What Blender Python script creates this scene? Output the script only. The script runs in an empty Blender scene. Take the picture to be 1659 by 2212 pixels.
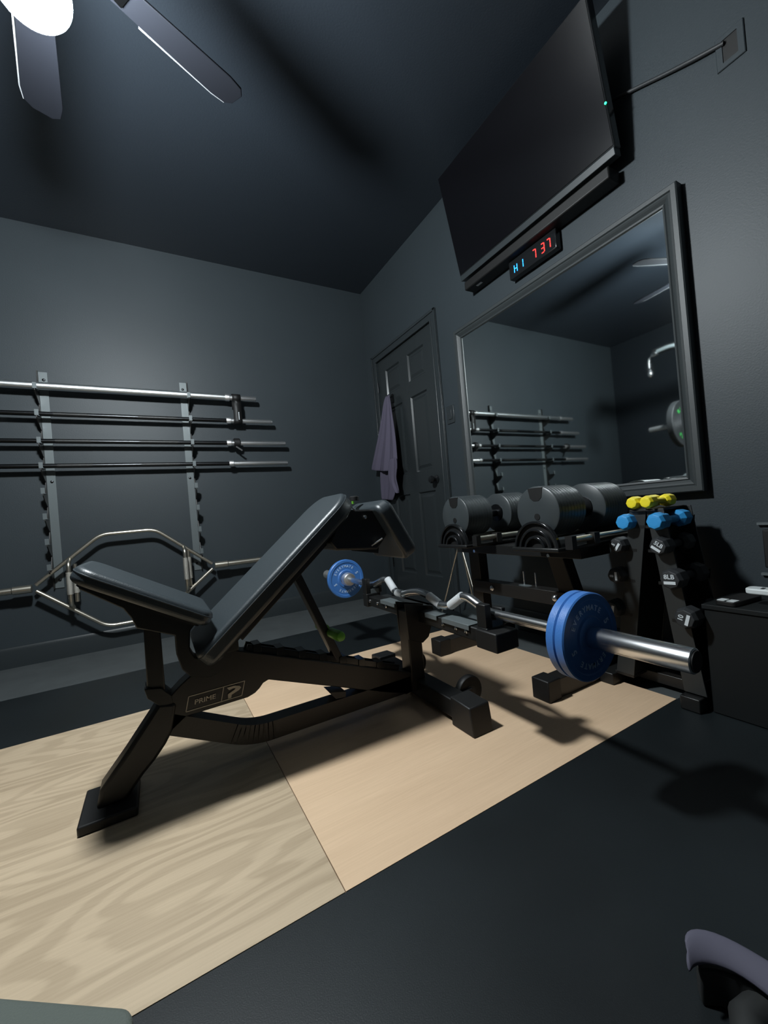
import bpy, bmesh, math, random
from mathutils import Vector, Matrix
PI = math.pi
random.seed(4)
scene = bpy.context.scene
C = scene.collection

# ------------------------------------------------------------------ camera, world, exposure
cd = bpy.data.cameras.new('camera'); cam = bpy.data.objects.new('camera', cd); C.objects.link(cam)
R_ = Vector((0.8681727, -0.4887265, -0.0861541)); U_ = Vector((0.0722532, -0.0472740, 0.9962653)); F_ = Vector((0.4909742, 0.8711553, 0.0057300))
m = Matrix((R_, U_, -F_)).transposed().to_4x4(); m.translation = Vector((-1.7745483, -3.2397479, 0.7156279))
cam.matrix_world = m
cd.sensor_fit = 'HORIZONTAL'; cd.sensor_width = 36; cd.lens = 36 * 873.64 / 1659; cd.clip_start = 0.02
scene.camera = cam
w = bpy.data.worlds.new('world'); scene.world = w; w.use_nodes = True
w.node_tree.nodes['Background'].inputs[0].default_value = (0.35, 0.5, 0.7, 1); w.node_tree.nodes['Background'].inputs[1].default_value = 0.0
vs = scene.view_settings
vs.view_transform = 'Standard'; vs.look = 'None'; vs.gamma = 1; vs.exposure = 0.0; vs.use_curve_mapping = False
LAMP_STRENGTH = 745.0
LAMP = (-1.955, -1.95, 2.15)

# ------------------------------------------------------------------ materials
def mat(name, col, rough=0.5, metal=0.0, spec=0.5, emit=None, es=0.0, bump=0.0, bscale=200.0, var=0.0, vscale=3.0, coat=0.0):
    M = bpy.data.materials.new(name); M.use_nodes = True
    nt = M.node_tree; b = nt.nodes['Principled BSDF']
    b.inputs['Base Color'].default_value = (*col, 1); b.inputs['Roughness'].default_value = rough
    b.inputs['Metallic'].default_value = metal; b.inputs['Specular IOR Level'].default_value = spec
    b.inputs['Coat Weight'].default_value = coat
    if emit:
        b.inputs['Emission Color'].default_value = (*emit, 1); b.inputs['Emission Strength'].default_value = es
    tc = nt.nodes.new('ShaderNodeTexCoord')
    if bump:
        n = nt.nodes.new('ShaderNodeTexNoise'); n.inputs['Scale'].default_value = bscale; n.inputs['Detail'].default_value = 3
        bp = nt.nodes.new('ShaderNodeBump'); bp.inputs['Strength'].default_value = bump; bp.inputs['Distance'].default_value = 0.002
        nt.links.new(tc.outputs['Object'], n.inputs['Vector']); nt.links.new(n.outputs['Fac'], bp.inputs['Height']); nt.links.new(bp.outputs['Normal'], b.inputs['Normal'])
    if var:
        n = nt.nodes.new('ShaderNodeTexNoise'); n.inputs['Scale'].default_value = vscale; n.inputs['Detail'].default_value = 4
        r = nt.nodes.new('ShaderNodeValToRGB'); r.color_ramp.elements[0].position = 0.3; r.color_ramp.elements[1].position = 0.7
        r.color_ramp.elements[0].color = (*[c * (1 - var) for c in col], 1); r.color_ramp.elements[1].color = (*[min(1, c * (1 + var)) for c in col], 1)
        nt.links.new(tc.outputs['Object'], n.inputs['Vector']); nt.links.new(n.outputs['Fac'], r.inputs['Fac']); nt.links.new(r.outputs['Color'], b.inputs['Base Color'])
    return M

WALL = mat('wall_paint', (0.031, 0.040, 0.046), 0.50, spec=0.36, bump=0.2, bscale=160, var=0.05, vscale=2)
WALLD = mat('dark_wall_tone', (0.010, 0.014, 0.018), 0.55, spec=0.3, bump=0.3, bscale=160)  # darker tone than the other walls, used on the left wall only
CEIL = mat('ceiling_paint', (0.017, 0.023, 0.031), 0.40, spec=0.9, bump=0.3, bscale=120)
TRIM = mat('trim_paint', (0.025, 0.031, 0.034), 0.36)
FRAMEM = mat('mirror_frame_paint', (0.030, 0.036, 0.038), 0.5)
BLADE = mat('fan_blade_paint', (0.006, 0.007, 0.010), 0.6, spec=0.2)
EDGE = mat('blade_edge_highlight', (0.20, 0.21, 0.22), 0.5)  # pale grey paints the lamp-lit line along each blade edge
DOORM = mat('door_paint', (0.024, 0.029, 0.031), 0.24)
FLOORM = mat('bare_floor', (0.062, 0.070, 0.072), 0.6, bump=0.4, bscale=300, var=0.12, vscale=9)
RUBBER = mat('rubber_mat', (0.0085, 0.0115, 0.013), 0.46, spec=0.35, bump=0.12, bscale=500, var=0.30, vscale=2.2)
BLACK = mat('black_powder_coat', (0.0075, 0.0078, 0.0078), 0.42, bump=0.15, bscale=700)
BROWNBLK = mat('satin_black_steel', (0.0125, 0.0115, 0.0105), 0.40, bump=0.1, bscale=700)
RBLK = mat('black_rubber', (0.005, 0.005, 0.005), 0.55)
GREYSTEEL = mat('grey_coated_steel', (0.125, 0.145, 0.15), 0.42, metal=0.2)
VINYL = mat('black_vinyl', (0.026, 0.034, 0.039), 0.40, spec=0.7, bump=0.3, bscale=350)
CHROME = mat('chrome', (0.80, 0.81, 0.82), 0.24, metal=1, bump=0.05, bscale=900)
BRIGHT = mat('bright_sleeve', (0.92, 0.92, 0.92), 0.42, metal=1)
NICKEL = mat('nickel', (0.72, 0.67, 0.57), 0.32, metal=1)
KNURL = mat('knurled_steel', (0.75, 0.78, 0.80), 0.60, metal=0.4, bump=1.0, bscale=900)
ALU = mat('brushed_steel', (0.80, 0.84, 0.85), 0.36, metal=1, bump=0.3, bscale=500)
BLKMETAL = mat('black_oxide', (0.05, 0.052, 0.055), 0.3, metal=1)
GREEN = mat('green_grip', (0.11, 0.32, 0.03), 0.35)
BLUE = mat('blue_rubber', (0.045, 0.165, 0.47), 0.42, bump=0.2, bscale=250)
SKY = mat('sky_blue_neoprene', (0.03, 0.28, 0.62), 0.5)
YEL = mat('yellow_neoprene', (0.85, 0.70, 0.02), 0.5)
GREYD = mat('charcoal_neoprene', (0.022, 0.024, 0.026), 0.55)
WHITE = mat('white_print', (0.62, 0.66, 0.68), 0.5)
BLUEPRINT = mat('pale_blue_print', (0.45, 0.62, 0.85), 0.5)
LOGO = mat('tan_decal', (0.48, 0.43, 0.35), 0.45)
GREENPRINT = mat('green_print', (0.05, 0.45, 0.09), 0.5)
MIRROR = mat('mirror_glass', (0.78, 0.83, 0.82), 0.03, metal=1)
GLOSSBLK = mat('gloss_black_plastic', (0.010, 0.011, 0.012), 0.16)
SCREEN = mat('screen_glass', (0.003, 0.003, 0.004), 0.20)
TOWEL = mat('lavender_terry', (0.105, 0.095, 0.135), 0.95, spec=0.1, bump=1.0, bscale=420)
LAV = mat('lavender_padding', (0.085, 0.082, 0.115), 0.8)
WHITEP = mat('white_plastic', (0.62, 0.66, 0.66), 0.4)
DUMB = mat('dumbbell_coating', (0.038, 0.045, 0.048), 0.36, bump=0.1, bscale=500)
TRAPKN = mat('satin_knurling', (0.50, 0.48, 0.43), 0.50, metal=0.9, bump=0.8, bscale=900)
CABM = mat('matt_black_laminate', (0.0065, 0.0080, 0.0085), 0.6, spec=0.3)
LEGM = mat('dark_grey_sheet_steel', (0.024, 0.026, 0.026), 0.42)
DUMBF = mat('dumbbell_face', (0.040, 0.047, 0.050), 0.50)
RED_L = mat('red_led', (0.1, 0, 0), 0.4, emit=(1.0, 0.035, 0.03), es=3.2)
BLUE_L = mat('blue_led', (0, 0, 0.1), 0.4, emit=(0.02, 0.30, 1.0), es=3.5)
GRN_L = mat('green_led', (0, 0.1, 0), 0.4, emit=(0.02, 1.0, 0.35), es=3.0)
LAMPM = mat('lamp_glass', (0.9, 0.9, 0.9), 0.5, emit=(0.90, 0.97, 1.0), es=LAMP_STRENGTH)
MATG = mat('grey_green_rubber', (0.085, 0.10, 0.088), 0.8, bump=0.6, bscale=300)
SHOEBLK = mat('black_foam', (0.012, 0.013, 0.013), 0.7)

def wood(name, c1, c2, grain, xoff):
    M = bpy.data.materials.new(name); M.use_nodes = True; nt = M.node_tree; L = nt.links; b = nt.nodes['Principled BSDF']
    b.inputs['Roughness'].default_value = 0.42; b.inputs['Specular IOR Level'].default_value = 0.35
    tc = nt.nodes.new('ShaderNodeTexCoord'); mp = nt.nodes.new('ShaderNodeMapping')
    mp.inputs['Location'].default_value = (xoff, 0, 0); mp.inputs['Scale'].default_value = (0.48, 2.5, 1)
    L.new(tc.outputs['Object'], mp.inputs['Vector'])
    n0 = nt.nodes.new('ShaderNodeTexNoise'); n0.inputs['Scale'].default_value = 1.5; n0.inputs['Detail'].default_value = 2.6; n0.inputs['Roughness'].default_value = 0.55
    L.new(mp.outputs['Vector'], n0.inputs['Vector'])
    mul = nt.nodes.new('ShaderNodeMath'); mul.operation = 'MULTIPLY'; mul.inputs[1].default_value = 112.0
    L.new(n0.outputs['Fac'], mul.inputs[0])
    sn = nt.nodes.new('ShaderNodeMath'); sn.operation = 'SINE'; L.new(mul.outputs[0], sn.inputs[0])
    sh = nt.nodes.new('ShaderNodeMath'); sh.operation = 'MULTIPLY'; sh.inputs[1].default_value = 2.2; L.new(sn.outputs[0], sh.inputs[0])
    mr = nt.nodes.new('ShaderNodeClamp'); mr.inputs['Min'].default_value = -1.0; mr.inputs['Max'].default_value = 1.0; L.new(sh.outputs[0], mr.inputs['Value'])
    mp2 = nt.nodes.new('ShaderNodeMapping'); mp2.inputs['Scale'].default_value = (7, 190, 1); L.new(tc.outputs['Object'], mp2.inputs['Vector'])
    n1 = nt.nodes.new('ShaderNodeTexNoise'); n1.inputs['Scale'].default_value = 1.0; n1.inputs['Detail'].default_value = 3
    L.new(mp2.outputs['Vector'], n1.inputs['Vector'])
    mp3 = nt.nodes.new('ShaderNodeMapping'); mp3.inputs['Scale'].default_value = (0.9, 4.5, 1); L.new(tc.outputs['Object'], mp3.inputs['Vector'])
    n2 = nt.nodes.new('ShaderNodeTexNoise'); n2.inputs['Scale'].default_value = 1.6; n2.inputs['Detail'].default_value = 3
    L.new(mp3.outputs['Vector'], n2.inputs['Vector'])
    a = nt.nodes.new('ShaderNodeMath'); a.operation = 'MULTIPLY_ADD'; a.inputs[1].default_value = grain; a.inputs[2].default_value = 0.0; L.new(mr.outputs['Result'], a.inputs[0])
    c = nt.nodes.new('ShaderNodeMath'); c.operation = 'MULTIPLY_ADD'; c.inputs[1].default_value = 0.38; L.new(n1.outputs['Fac'], c.inputs[0]); L.new(a.outputs[0], c.inputs[2])
    d = nt.nodes.new('ShaderNodeMath'); d.operation = 'MULTIPLY_ADD'; d.inputs[1].default_value = 0.55; L.new(n2.outputs['Fac'], d.inputs[0]); L.new(c.outputs[0], d.inputs[2])
    r = nt.nodes.new('ShaderNodeValToRGB'); r.color_ramp.elements[0].position = 0.16; r.color_ramp.elements[1].position = 0.80
    r.color_ramp.elements[0].color = (*c1, 1); r.color_ramp.elements[1].color = (*c2, 1)
    L.new(d.outputs[0], r.inputs['Fac']); L.new(r.outputs['Color'], b.inputs['Base Color'])
    bp = nt.nodes.new('ShaderNodeBump'); bp.inputs['Strength'].default_value = 0.15; bp.inputs['Distance'].default_value = 0.001
    L.new(n1.outputs['Fac'], bp.inputs['Height']); L.new(bp.outputs['Normal'], b.inputs['Normal'])
    return M
WOODL = wood('oak_plywood', (0.345, 0.262, 0.172), (0.57, 0.448, 0.312), 0.105, 0.0)
WOODR = wood('birch_plywood', (0.56, 0.39, 0.25), (0.77, 0.56, 0.375), 0.014, 3.7)

# ------------------------------------------------------------------ helpers
def BM(): return bmesh.new()
def box(bm, a, b):
    x0, x1 = sorted((a[0], b[0])); y0, y1 = sorted((a[1], b[1])); z0, z1 = sorted((a[2], b[2]))
    v = [bm.verts.new(p) for p in ((x0,y0,z0),(x1,y0,z0),(x1,y1,z0),(x0,y1,z0),(x0,y0,z1),(x1,y0,z1),(x1,y1,z1),(x0,y1,z1))]
    for f in ((0,3,2,1),(4,5,6,7),(0,1,5,4),(1,2,6,5),(2,3,7,6),(3,0,4,7)): bm.faces.new([v[i] for i in f])
    return bm
def frame(d, up=(0,0,1)):
    d = Vector(d).normalized(); up = Vector(up)
    if abs(d.dot(up)) > 0.98: up = Vector((0,1,0))
    s = d.cross(up).normalized(); return d, s, s.cross(d).normalized()
def beam(bm, p, q, w, h, up=(0,0,1)):
    """rectangular bar from p to q, w across, h along up"""
    p, q = Vector(p), Vector(q); d, s, u = frame(q - p, up)
    vs_ = []
    for c in (p, q):
        for a, b in ((-1,-1),(1,-1),(1,1),(-1,1)): vs_.append(bm.verts.new(c + s*a*w/2 + u*b*h/2))
    for f in ((3,2,1,0),(4,5,6,7),(0,1,5,4),(1,2,6,5),(2,3,7,6),(3,0,4,7)): bm.faces.new([vs_[i] for i in f])
    return bm
def tube(bm, pts, r, n=16, caps=True):
    pts = [Vector(p) for p in pts]; rs = r if isinstance(r, (list, tuple)) else [r]*len(pts)
    rings = []; prev = None
    for i, p in enumerate(pts):
        if i == 0: d = pts[1]-p
        elif i == len(pts)-1: d = p-pts[-2]
        else: d = (p-pts[i-1]).normalized() + (pts[i+1]-p).normalized()
        if d.length < 1e-9: d = pts[i]-pts[i-1]
        d.normalize()
        if prev is None: _, s, u = frame(d)
        else:
            s = (prev - d*prev.dot(d)).normalized(); u = s.cross(d)
        prev = s
        rings.append([bm.verts.new(p + (s*math.cos(2*PI*k/n) + u*math.sin(2*PI*k/n))*rs[i]) for k in range(n)])
    for a, b in zip(rings, rings[1:]):
        for k in range(n): bm.faces.new((a[k], a[(k+1)%n], b[(k+1)%n], b[k]))
    if caps: bm.faces.new(rings[0][::-1]); bm.faces.new(rings[-1])
    return bm
def fillet(pts, rad, seg=6):
    pts = [Vector(p) for p in pts]; out = [pts[0]]
    for i in range(1, len(pts)-1):
        a, b, c = pts[i-1], pts[i], pts[i+1]; r = min(rad, (a-b).length*.45, (c-b).length*.45)
        p0 = b+(a-b).normalized()*r; p1 = b+(c-b).normalized()*r
        for k in range(seg+1):
            t = k/seg; out.append(p0*(1-t)**2 + b*2*t*(1-t) + p1*t*t)
    out.append(pts[-1]); return out
def lathe(bm, axis_p, axis_d, prof, n=48):
    """prof: list of (distance along the axis, radius)"""
    p = Vector(axis_p); d, s, u = frame(axis_d); rings = []
    for a, r in prof:
        rings.append([bm.verts.new(p + d*a + (s*math.cos(2*PI*k/n)+u*math.sin(2*PI*k/n))*max(r, 1e-4)) for k in range(n)])
    for a, b in zip(rings, rings[1:]):
        for k in range(n): bm.faces.new((a[k], a[(k+1)%n], b[(k+1)%n], b[k]))
    bm.faces.new(rings[0][::-1]); bm.faces.new(rings[-1])
    return bm
def prism(bm, pts, O, U, V, t):
    """outline pts (u,v) in the plane O+uU+vV, extruded by t along U x V"""
    O, U, V = Vector(O), Vector(U), Vector(V); N = U.cross(V).normalized()
    A = [bm.verts.new(O+U*a+V*b) for a, b in pts]; B = [bm.verts.new(O+U*a+V*b+N*t) for a, b in pts]
    bm.faces.new(A[::-1]); bm.faces.new(B); n = len(pts)
    for k in range(n): bm.faces.new((A[k], A[(k+1)%n], B[(k+1)%n], B[k]))
    return bm
def prism_xz(bm, pts, y0, y1): return prism(bm, pts, (0, y0, 0), (1,0,0), (0,0,1), -(y1-y0))
def prism_yz(bm, pts, x0, x1): return prism(bm, pts, (x0, 0, 0), (0,1,0), (0,0,1), x1-x0)
def rrect(w, h, r, seg=8, cx=0, cy=0):
    o = []
    for sx, sy, a0 in ((1,1,0),(-1,1,90),(-1,-1,180),(1,-1,270)):
        for k in range(seg+1):
            a = math.radians(a0+90*k/seg); o.append((cx+sx*(w/2-r)+r*math.cos(a), cy+sy*(h/2-r)+r*math.sin(a)))
    return o
def obj(name, bm, m, parent=None, bevel=0, seg=2, smooth=True, sub=0):
    bmesh.ops.recalc_face_normals(bm, faces=bm.faces[:])
    me = bpy.data.meshes.new(name); bm.to_mesh(me); bm.free()
    o = bpy.data.objects.new(name, me); C.objects.link(o); me.materials.append(m)
    if smooth:
        for p in me.polygons: p.use_smooth = True
        me.set_sharp_from_angle(angle=math.radians(38))
    if bevel:
        b = o.modifiers.new('bevel', 'BEVEL'); b.width = bevel; b.segments = seg; b.limit_method = 'ANGLE'; b.angle_limit = math.radians(30)
        b.harden_normals = False
    if sub:
        s = o.modifiers.new('sub', 'SUBSURF'); s.levels = s.render_levels = sub
    if parent:
        o.parent = parent; o.matrix_parent_inverse = Matrix.Translation(-parent.location) if parent.type == 'EMPTY' and not parent.parent else Matrix.Identity(4)
    return o
# every parented mesh is modelled in world coordinates; matrix_parent_inverse keeps it there.
def sub_(name, bm, m, part, **k):
    """a sub-part of a part that was modelled in world coordinates"""
    return obj(name, bm, m, part, **k)
def thing(name, label, cat, loc, group=None):
    o = bpy.data.objects.new(name, None); C.objects.link(o); o.location = loc; o.empty_display_size = 0.05
    o['label'] = label; o['category'] = cat
    if group: o['group'] = group
    return o
def tag(o, label, cat, group=None):
    o['label'] = label; o['category'] = cat
    if group: o['group'] = group
    return o
def struct(name, bm, m, **k):
    o = obj(name, bm, m, **k); o['kind'] = 'structure'; return o
def copy_tree(o, delta, label=None, group=None, parent=None):
    c = o.copy(); C.objects.link(c)
    if parent is None: c.location = o.location + Vector(delta)
    else: c.parent = parent
    if label: c['label'] = label
    if group: c['group'] = group
    for ch in list(o.children): copy_tree(ch, delta, parent=c)
    return c
def text_pts(bm, s, size, place, depth=0.0008, sx=1.0):
    """flat lettering: the glyph outlines (u,v) are put in the scene by place(u,v,w)"""
    cu = bpy.data.curves.new('t', 'FONT'); cu.body = s; cu.size = size; cu.align_x = 'CENTER'; cu.align_y = 'CENTER'; cu.extrude = depth/2; cu.offset = size*0.018
    to = bpy.data.objects.new('t', cu); me = bpy.data.meshes.new_from_object(to)
    vv = [bm.verts.new(place(v.co.x*sx, v.co.y, v.co.z)) for v in me.vertices]
    for p in me.polygons:
        try: bm.faces.new([vv[i] for i in p.vertices])
        except ValueError: pass
    bpy.data.objects.remove(to); bpy.data.curves.remove(cu); bpy.data.meshes.remove(me)
    return bm
def arc_text(bm, s, size, cx, y, cz, rad, mid_deg, out=0.0008):
    """lettering on a disc facing -y, read clockwise; mid_deg is the middle of the word"""
    step = size*0.80/rad; n = len(s)
    for i, ch in enumerate(s):
        a = math.radians(mid_deg) - (i-(n-1)/2)*step; rot = a-PI/2
        def pl(u, v, w_, a=a, rot=rot):
            uu = u*math.cos(rot)-v*math.sin(rot); vv = u*math.sin(rot)+v*math.cos(rot)
            return (cx+rad*math.cos(a)+uu, y-out-w_, cz+rad*math.sin(a)+vv)
        text_pts(bm, ch, size, pl)
    return bm

# ------------------------------------------------------------------ the room
H = 2.743; XL = -3.9; YF = -5.2
struct('floor', box(BM(), (XL,YF,-0.05), (0,0,-0.008)), FLOORM)
struct('ceiling', box(BM(), (XL,YF,H), (0,0,H+0.05)), CEIL)
struct('wall_back', box(BM(), (XL,0,-0.05), (0.1,0.1,H)), WALL)
# right wall with the door opening
DY0, DY1, DZ = -0.185, -0.995, 2.04
b = BM(); box(b, (0,0,-0.05), (0.1,DY0,H)); box(b, (0,DY1,-0.05), (0.1,YF,H)); box(b, (0,DY0,DZ), (0.1,DY1,H)); struct('wall_right', b, WALL)
struct('wall_left', box(BM(), (XL-0.1,YF,-0.05), (XL,0.1,H)), WALLD)
struct('wall_front', box(BM(), (XL-0.1,YF-0.1,-0.05), (0.1,YF,H)), WALL)
def basebrd(name, P, D, Nn, L):
    prof = [(0,-0.008),(0.016,-0.008),(0.016,0.075),(0.012,0.088),(0.012,0.098),(0.005,0.112),(0,0.114)]
    b = BM(); prism(b, prof, P, Nn, (0,0,1), 0.001)
    for v in b.verts: pass
    b.free(); b = BM(); prism(b, prof, P, Nn, (0,0,1), L if Vector(Nn).cross(Vector((0,0,1))).dot(Vector(D)) > 0 else -L)
    return struct(name, b, TRIM)
basebrd('baseboard_back', (XL,0,0), (1,0,0), (0,-1,0), -XL)
basebrd('baseboard_right', (0,-1.062,0), (0,-1,0), (-1,0,0), -YF-1.062)
# door casing
b = BM()
def casing(b, y0, y1, z0, z1, x1): box(b, (x1,y0,z0), (0.0,y1,z1))
for yo, yi in ((DY1-0.062, DY1+0.004), (DY0+0.062, DY0-0.004)):
    casing(b, yo, yi, 0, DZ+0.062, -0.012); s = 1 if yo > yi else -1
    box(b, (-0.020, yo, 0), (-0.012, yo-s*0.018, DZ+0.062)); box(b, (-0.017, yi, 0), (-0.012, yi+s*0.014, DZ+0.01))
box(b, (-0.012,DY0,DZ-0.004), (0,DY1,DZ+0.062)); box(b, (-0.020,DY0+0.062,DZ+0.044), (-0.012,DY1-0.062,DZ+0.062)); box(b, (-0.017,DY0,DZ-0.004), (-0.012,DY1,DZ+0.01))
struct('trim_1', b, TRIM, bevel=0.003)
# six panel door: a slab with recessed, raised panels
door = BM(); ya, yb = DY0-0.003, DY1+0.003; Wd = ya-yb
pan = []
for (u0, u1) in ((0.125, 0.345), (0.465, 0.685)):
    for (z0, z1) in ((1.72, 1.93), (1.02, 1.60), (0.22, 0.86)):
        pan.append((ya-u0*Wd/0.81, ya-u1*Wd/0.81, z0, z1))
ys = sorted({ya, yb, *[p[0] for p in pan], *[p[1] for p in pan]}); zs = sorted({0.004, DZ-0.004, *[p[2] for p in pan], *[p[3] for p in pan]})
X0 = 0.006
def isp(y0, y1, z0, z1):
    return any(p[1]-1e-6 <= y0 and y1 <= p[0]+1e-6 and p[2]-1e-6 <= z0 and z1 <= p[3]+1e-6 for p in pan)
for i in range(len(ys)-1):
    for j in range(len(zs)-1):
        if not isp(ys[i], ys[i+1], zs[j], zs[j+1]):
            q = [door.verts.new((X0, ys[i], zs[j])), door.verts.new((X0, ys[i+1], zs[j])), door.verts.new((X0, ys[i+1], zs[j+1])), door.verts.new((X0, ys[i], zs[j+1]))]; door.faces.new(q)
for (yh, yl, z0, z1) in pan:
    lv = [(0, 0), (0.010, 0.012), (0.022, 0.012), (0.042, 0.004)]; rings = []
    for ins, dp in lv:
        rings.append([door.verts.new((X0+dp, yl+ins, z0+ins)), door.verts.new((X0+dp, yh-ins, z0+ins)), door.verts.new((X0+dp, yh-ins, z1-ins)), door.verts.new((X0+dp, yl+ins, z1-ins))])
    for a, c in zip(rings, rings[1:]):
        for k in range(4): door.faces.new((a[k], a[(k+1)%4], c[(k+1)%4], c[k]))
    door.faces.new(rings[-1])
bmesh.ops.remove_doubles(door, verts=door.verts[:], dist=1e-5)
box(door, (X0+0.014, yb, 0.004), (X0+0.036, ya, DZ-0.004))
D1 = struct('door_1', door, DOORM, smooth=False)
b = BM(); lathe(b, (X0,-0.895,0.935), (-1,0,0), [(-0.002,0.030),(0.006,0.030),(0.010,0.012),(0.030,0.011),(0.036,0.024),(0.048,0.028),(0.060,0.022),(0.064,0.004)], 28)
sub_('door_knob', b, GLOSSBLK, D1)
for z in (0.3, 1.05, 1.82):
    b = BM(); tube(b, [(-0.004,DY0-0.001,z-0.045), (-0.004,DY0-0.001,z+0.045)], 0.006, 10); sub_('hinge', b, BLKMETAL, D1)
b = BM(); beam(b, (-0.004,-0.40,1.70), (-0.004,-0.40,1.63), 0.03, 0.006, (1,0,0)); tube(b, fillet([(-0.006,-0.40,1.68), (-0.045,-0.40,1.665), (-0.055,-0.40,1.70)], 0.01), 0.005, 10)
sub_('coat_hook', b, BLKMETAL, D1)

# ------------------------------------------------------------------ floor coverings
b = box(BM(), (XL,-0.68,-0.008), (-0.004,-1.2835,0.0)); tag(obj('rubber_mat', b, RUBBER), 'black rubber floor mat between the back wall strip and the plywood', 'floor mat')
b = BM(); box(b, (XL,-2.4945,-0.008), (-0.004,YF+0.002,0.0)); tag(obj('rubber_mat', b, RUBBER), 'wide black rubber floor mat in front of the plywood', 'floor mat')
tag(obj('plywood_sheet', box(BM(), (-3.90+0.002,-2.494,-0.008), (-1.5115,-1.284,0.0015)), WOODL), 'pale oak plywood sheet with bold grain under the bench front', 'plywood sheet')
tag(obj('plywood_sheet', box(BM(), (-1.5095,-2.494,-0.008), (-0.275,-1.284,0.0015)), WOODR), 'smooth pinkish plywood sheet under the dumbbell stand', 'plywood sheet')

# ------------------------------------------------------------------ ceiling fan with lamp
lx, ly, lz = LAMP
fan = thing('ceiling_fan', 'dark five blade ceiling fan with a glowing round lamp', 'ceiling fan', (lx,ly,H))
b = BM(); lathe(b, (lx,ly,H), (0,0,-1), [(0,0.075),(0.03,0.075),(0.055,0.03),(0.06,0.015)], 32); obj('canopy', b, BLACK, fan)
b = BM(); tube(b, [(lx,ly,H-0.05),(lx,ly,2.44)], 0.013, 14); obj('downrod', b, BLACK, fan)
b = BM(); lathe(b, (lx,ly,2.46), (0,0,-1), [(0,0.03),(0.02,0.07),(0.05,0.092),(0.13,0.095),(0.16,0.08),(0.175,0.06),(0.19,0.05),(0.215,0.045),(0.225,0.05),(0.238,0.052)], 40); obj('motor_housing', b, BLACK, fan)
for k in range(5):
    a = math.radians(25.5+72*k); d = Vector((math.cos(a), math.sin(a), 0)); s = Vector((-math.sin(a), math.cos(a), 0))
    tl = math.radians(12); sv = (s*math.cos(tl) + Vector((0,0,1))*math.sin(tl))
    O = Vector((lx,ly,2.355)); b = BM()
    out = [(0.19,-0.045),(0.56,-0.062),(0.61,-0.055),(0.63,-0.03),(0.63,0.03),(0.61,0.055),(0.56,0.062),(0.19,0.045)]
    prism(b, out, O, d, sv, 0.007)
    bl = obj('fan_blade', b, BLADE, fan, bevel=0.002)
    b = BM(); prism(b, [(0.30,0.0535),(0.56,0.0605),(0.609,0.054),(0.609,0.0565),(0.56,0.0645),(0.30,0.0575)], O - Vector((0,0,0.0005)), d, sv, 0.008); sub_('edge_highlight', b, EDGE, bl)  # added strip, its pale colour stands in for lamplight catching the edge
    b = BM(); prism(b, [(0.10,-0.02),(0.16,-0.018),(0.24,-0.035),(0.24,0.035),(0.16,0.018),(0.10,0.02)], O - Vector((0,0,0.006)), d, sv, 0.005); sub_('blade_arm', b, BLKMETAL, bl)
b = BM(); prof = [(lz+0.075-(lz+0.075*math.cos(math.radians(t))), 0.086*math.sin(math.radians(t))) for t in range(28, 181, 8)]
lathe(b, (lx,ly,lz+0.075), (0,0,-1), prof, 48); obj('lamp_globe', b, LAMPM, fan)

# ------------------------------------------------------------------ wall mirror
mir = thing('wall_mirror', 'large black framed rectangular mirror on the wall right of the door', 'mirror', (0,-1.90,0.70))
y0, y1, z0, z1 = -1.256, -2.533, 0.700, 1.836
obj('mirror_glass', box(BM(), (-0.022,y0-0.045,z0+0.045), (-0.014,y1+0.045,z1-0.045)), MIRROR, mir, smooth=False)
def mitred(yo, yl, zb, zt, wd, prof):
    """prof: list of (inset from the outer edge, x); a closed ring of moulding"""
    b = BM(); rings = []
    for ins, x in prof:
        rings.append([b.verts.new((x, yo-ins, zb+ins)), b.verts.new((x, yl+ins, zb+ins)), b.verts.new((x, yl+ins, zt-ins)), b.verts.new((x, yo-ins, zt-ins))])
    n = len(rings)
    for i in range(n):
        a, c = rings[i], rings[(i+1)%n]
        for k in range(4): b.faces.new((a[k], a[(k+1)%4], c[(k+1)%4], c[k]))
    return b
obj('mirror_frame', mitred(y0, y1, z0, z1, 0.055, [(0,-0.001),(0,-0.040),(0.004,-0.044),(0.020,-0.044),(0.024,-0.038),(0.030,-0.040),(0.036,-0.036),(0.046,-0.028),(0.050,-0.032),(0.056,-0.030),(0.058,-0.023),(0.058,-0.012),(0.03,-0.001)]), FRAMEM, mir, smooth=False)

# ------------------------------------------------------------------ light switch, clock, soundbar, television, socket, cable
sw = thing('light_switch', 'dark grey rocker light switch between door and mirror', 'light switch', (0,-1.12,1.345))
obj('face_plate', box(BM(), (-0.006,-1.083,1.285), (0,-1.158,1.405)), TRIM, sw, bevel=0.003)
obj('rocker', box(BM(), (-0.011,-1.104,1.312), (-0.005,-1.138,1.378)), TRIM, sw, bevel=0.002)

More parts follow.
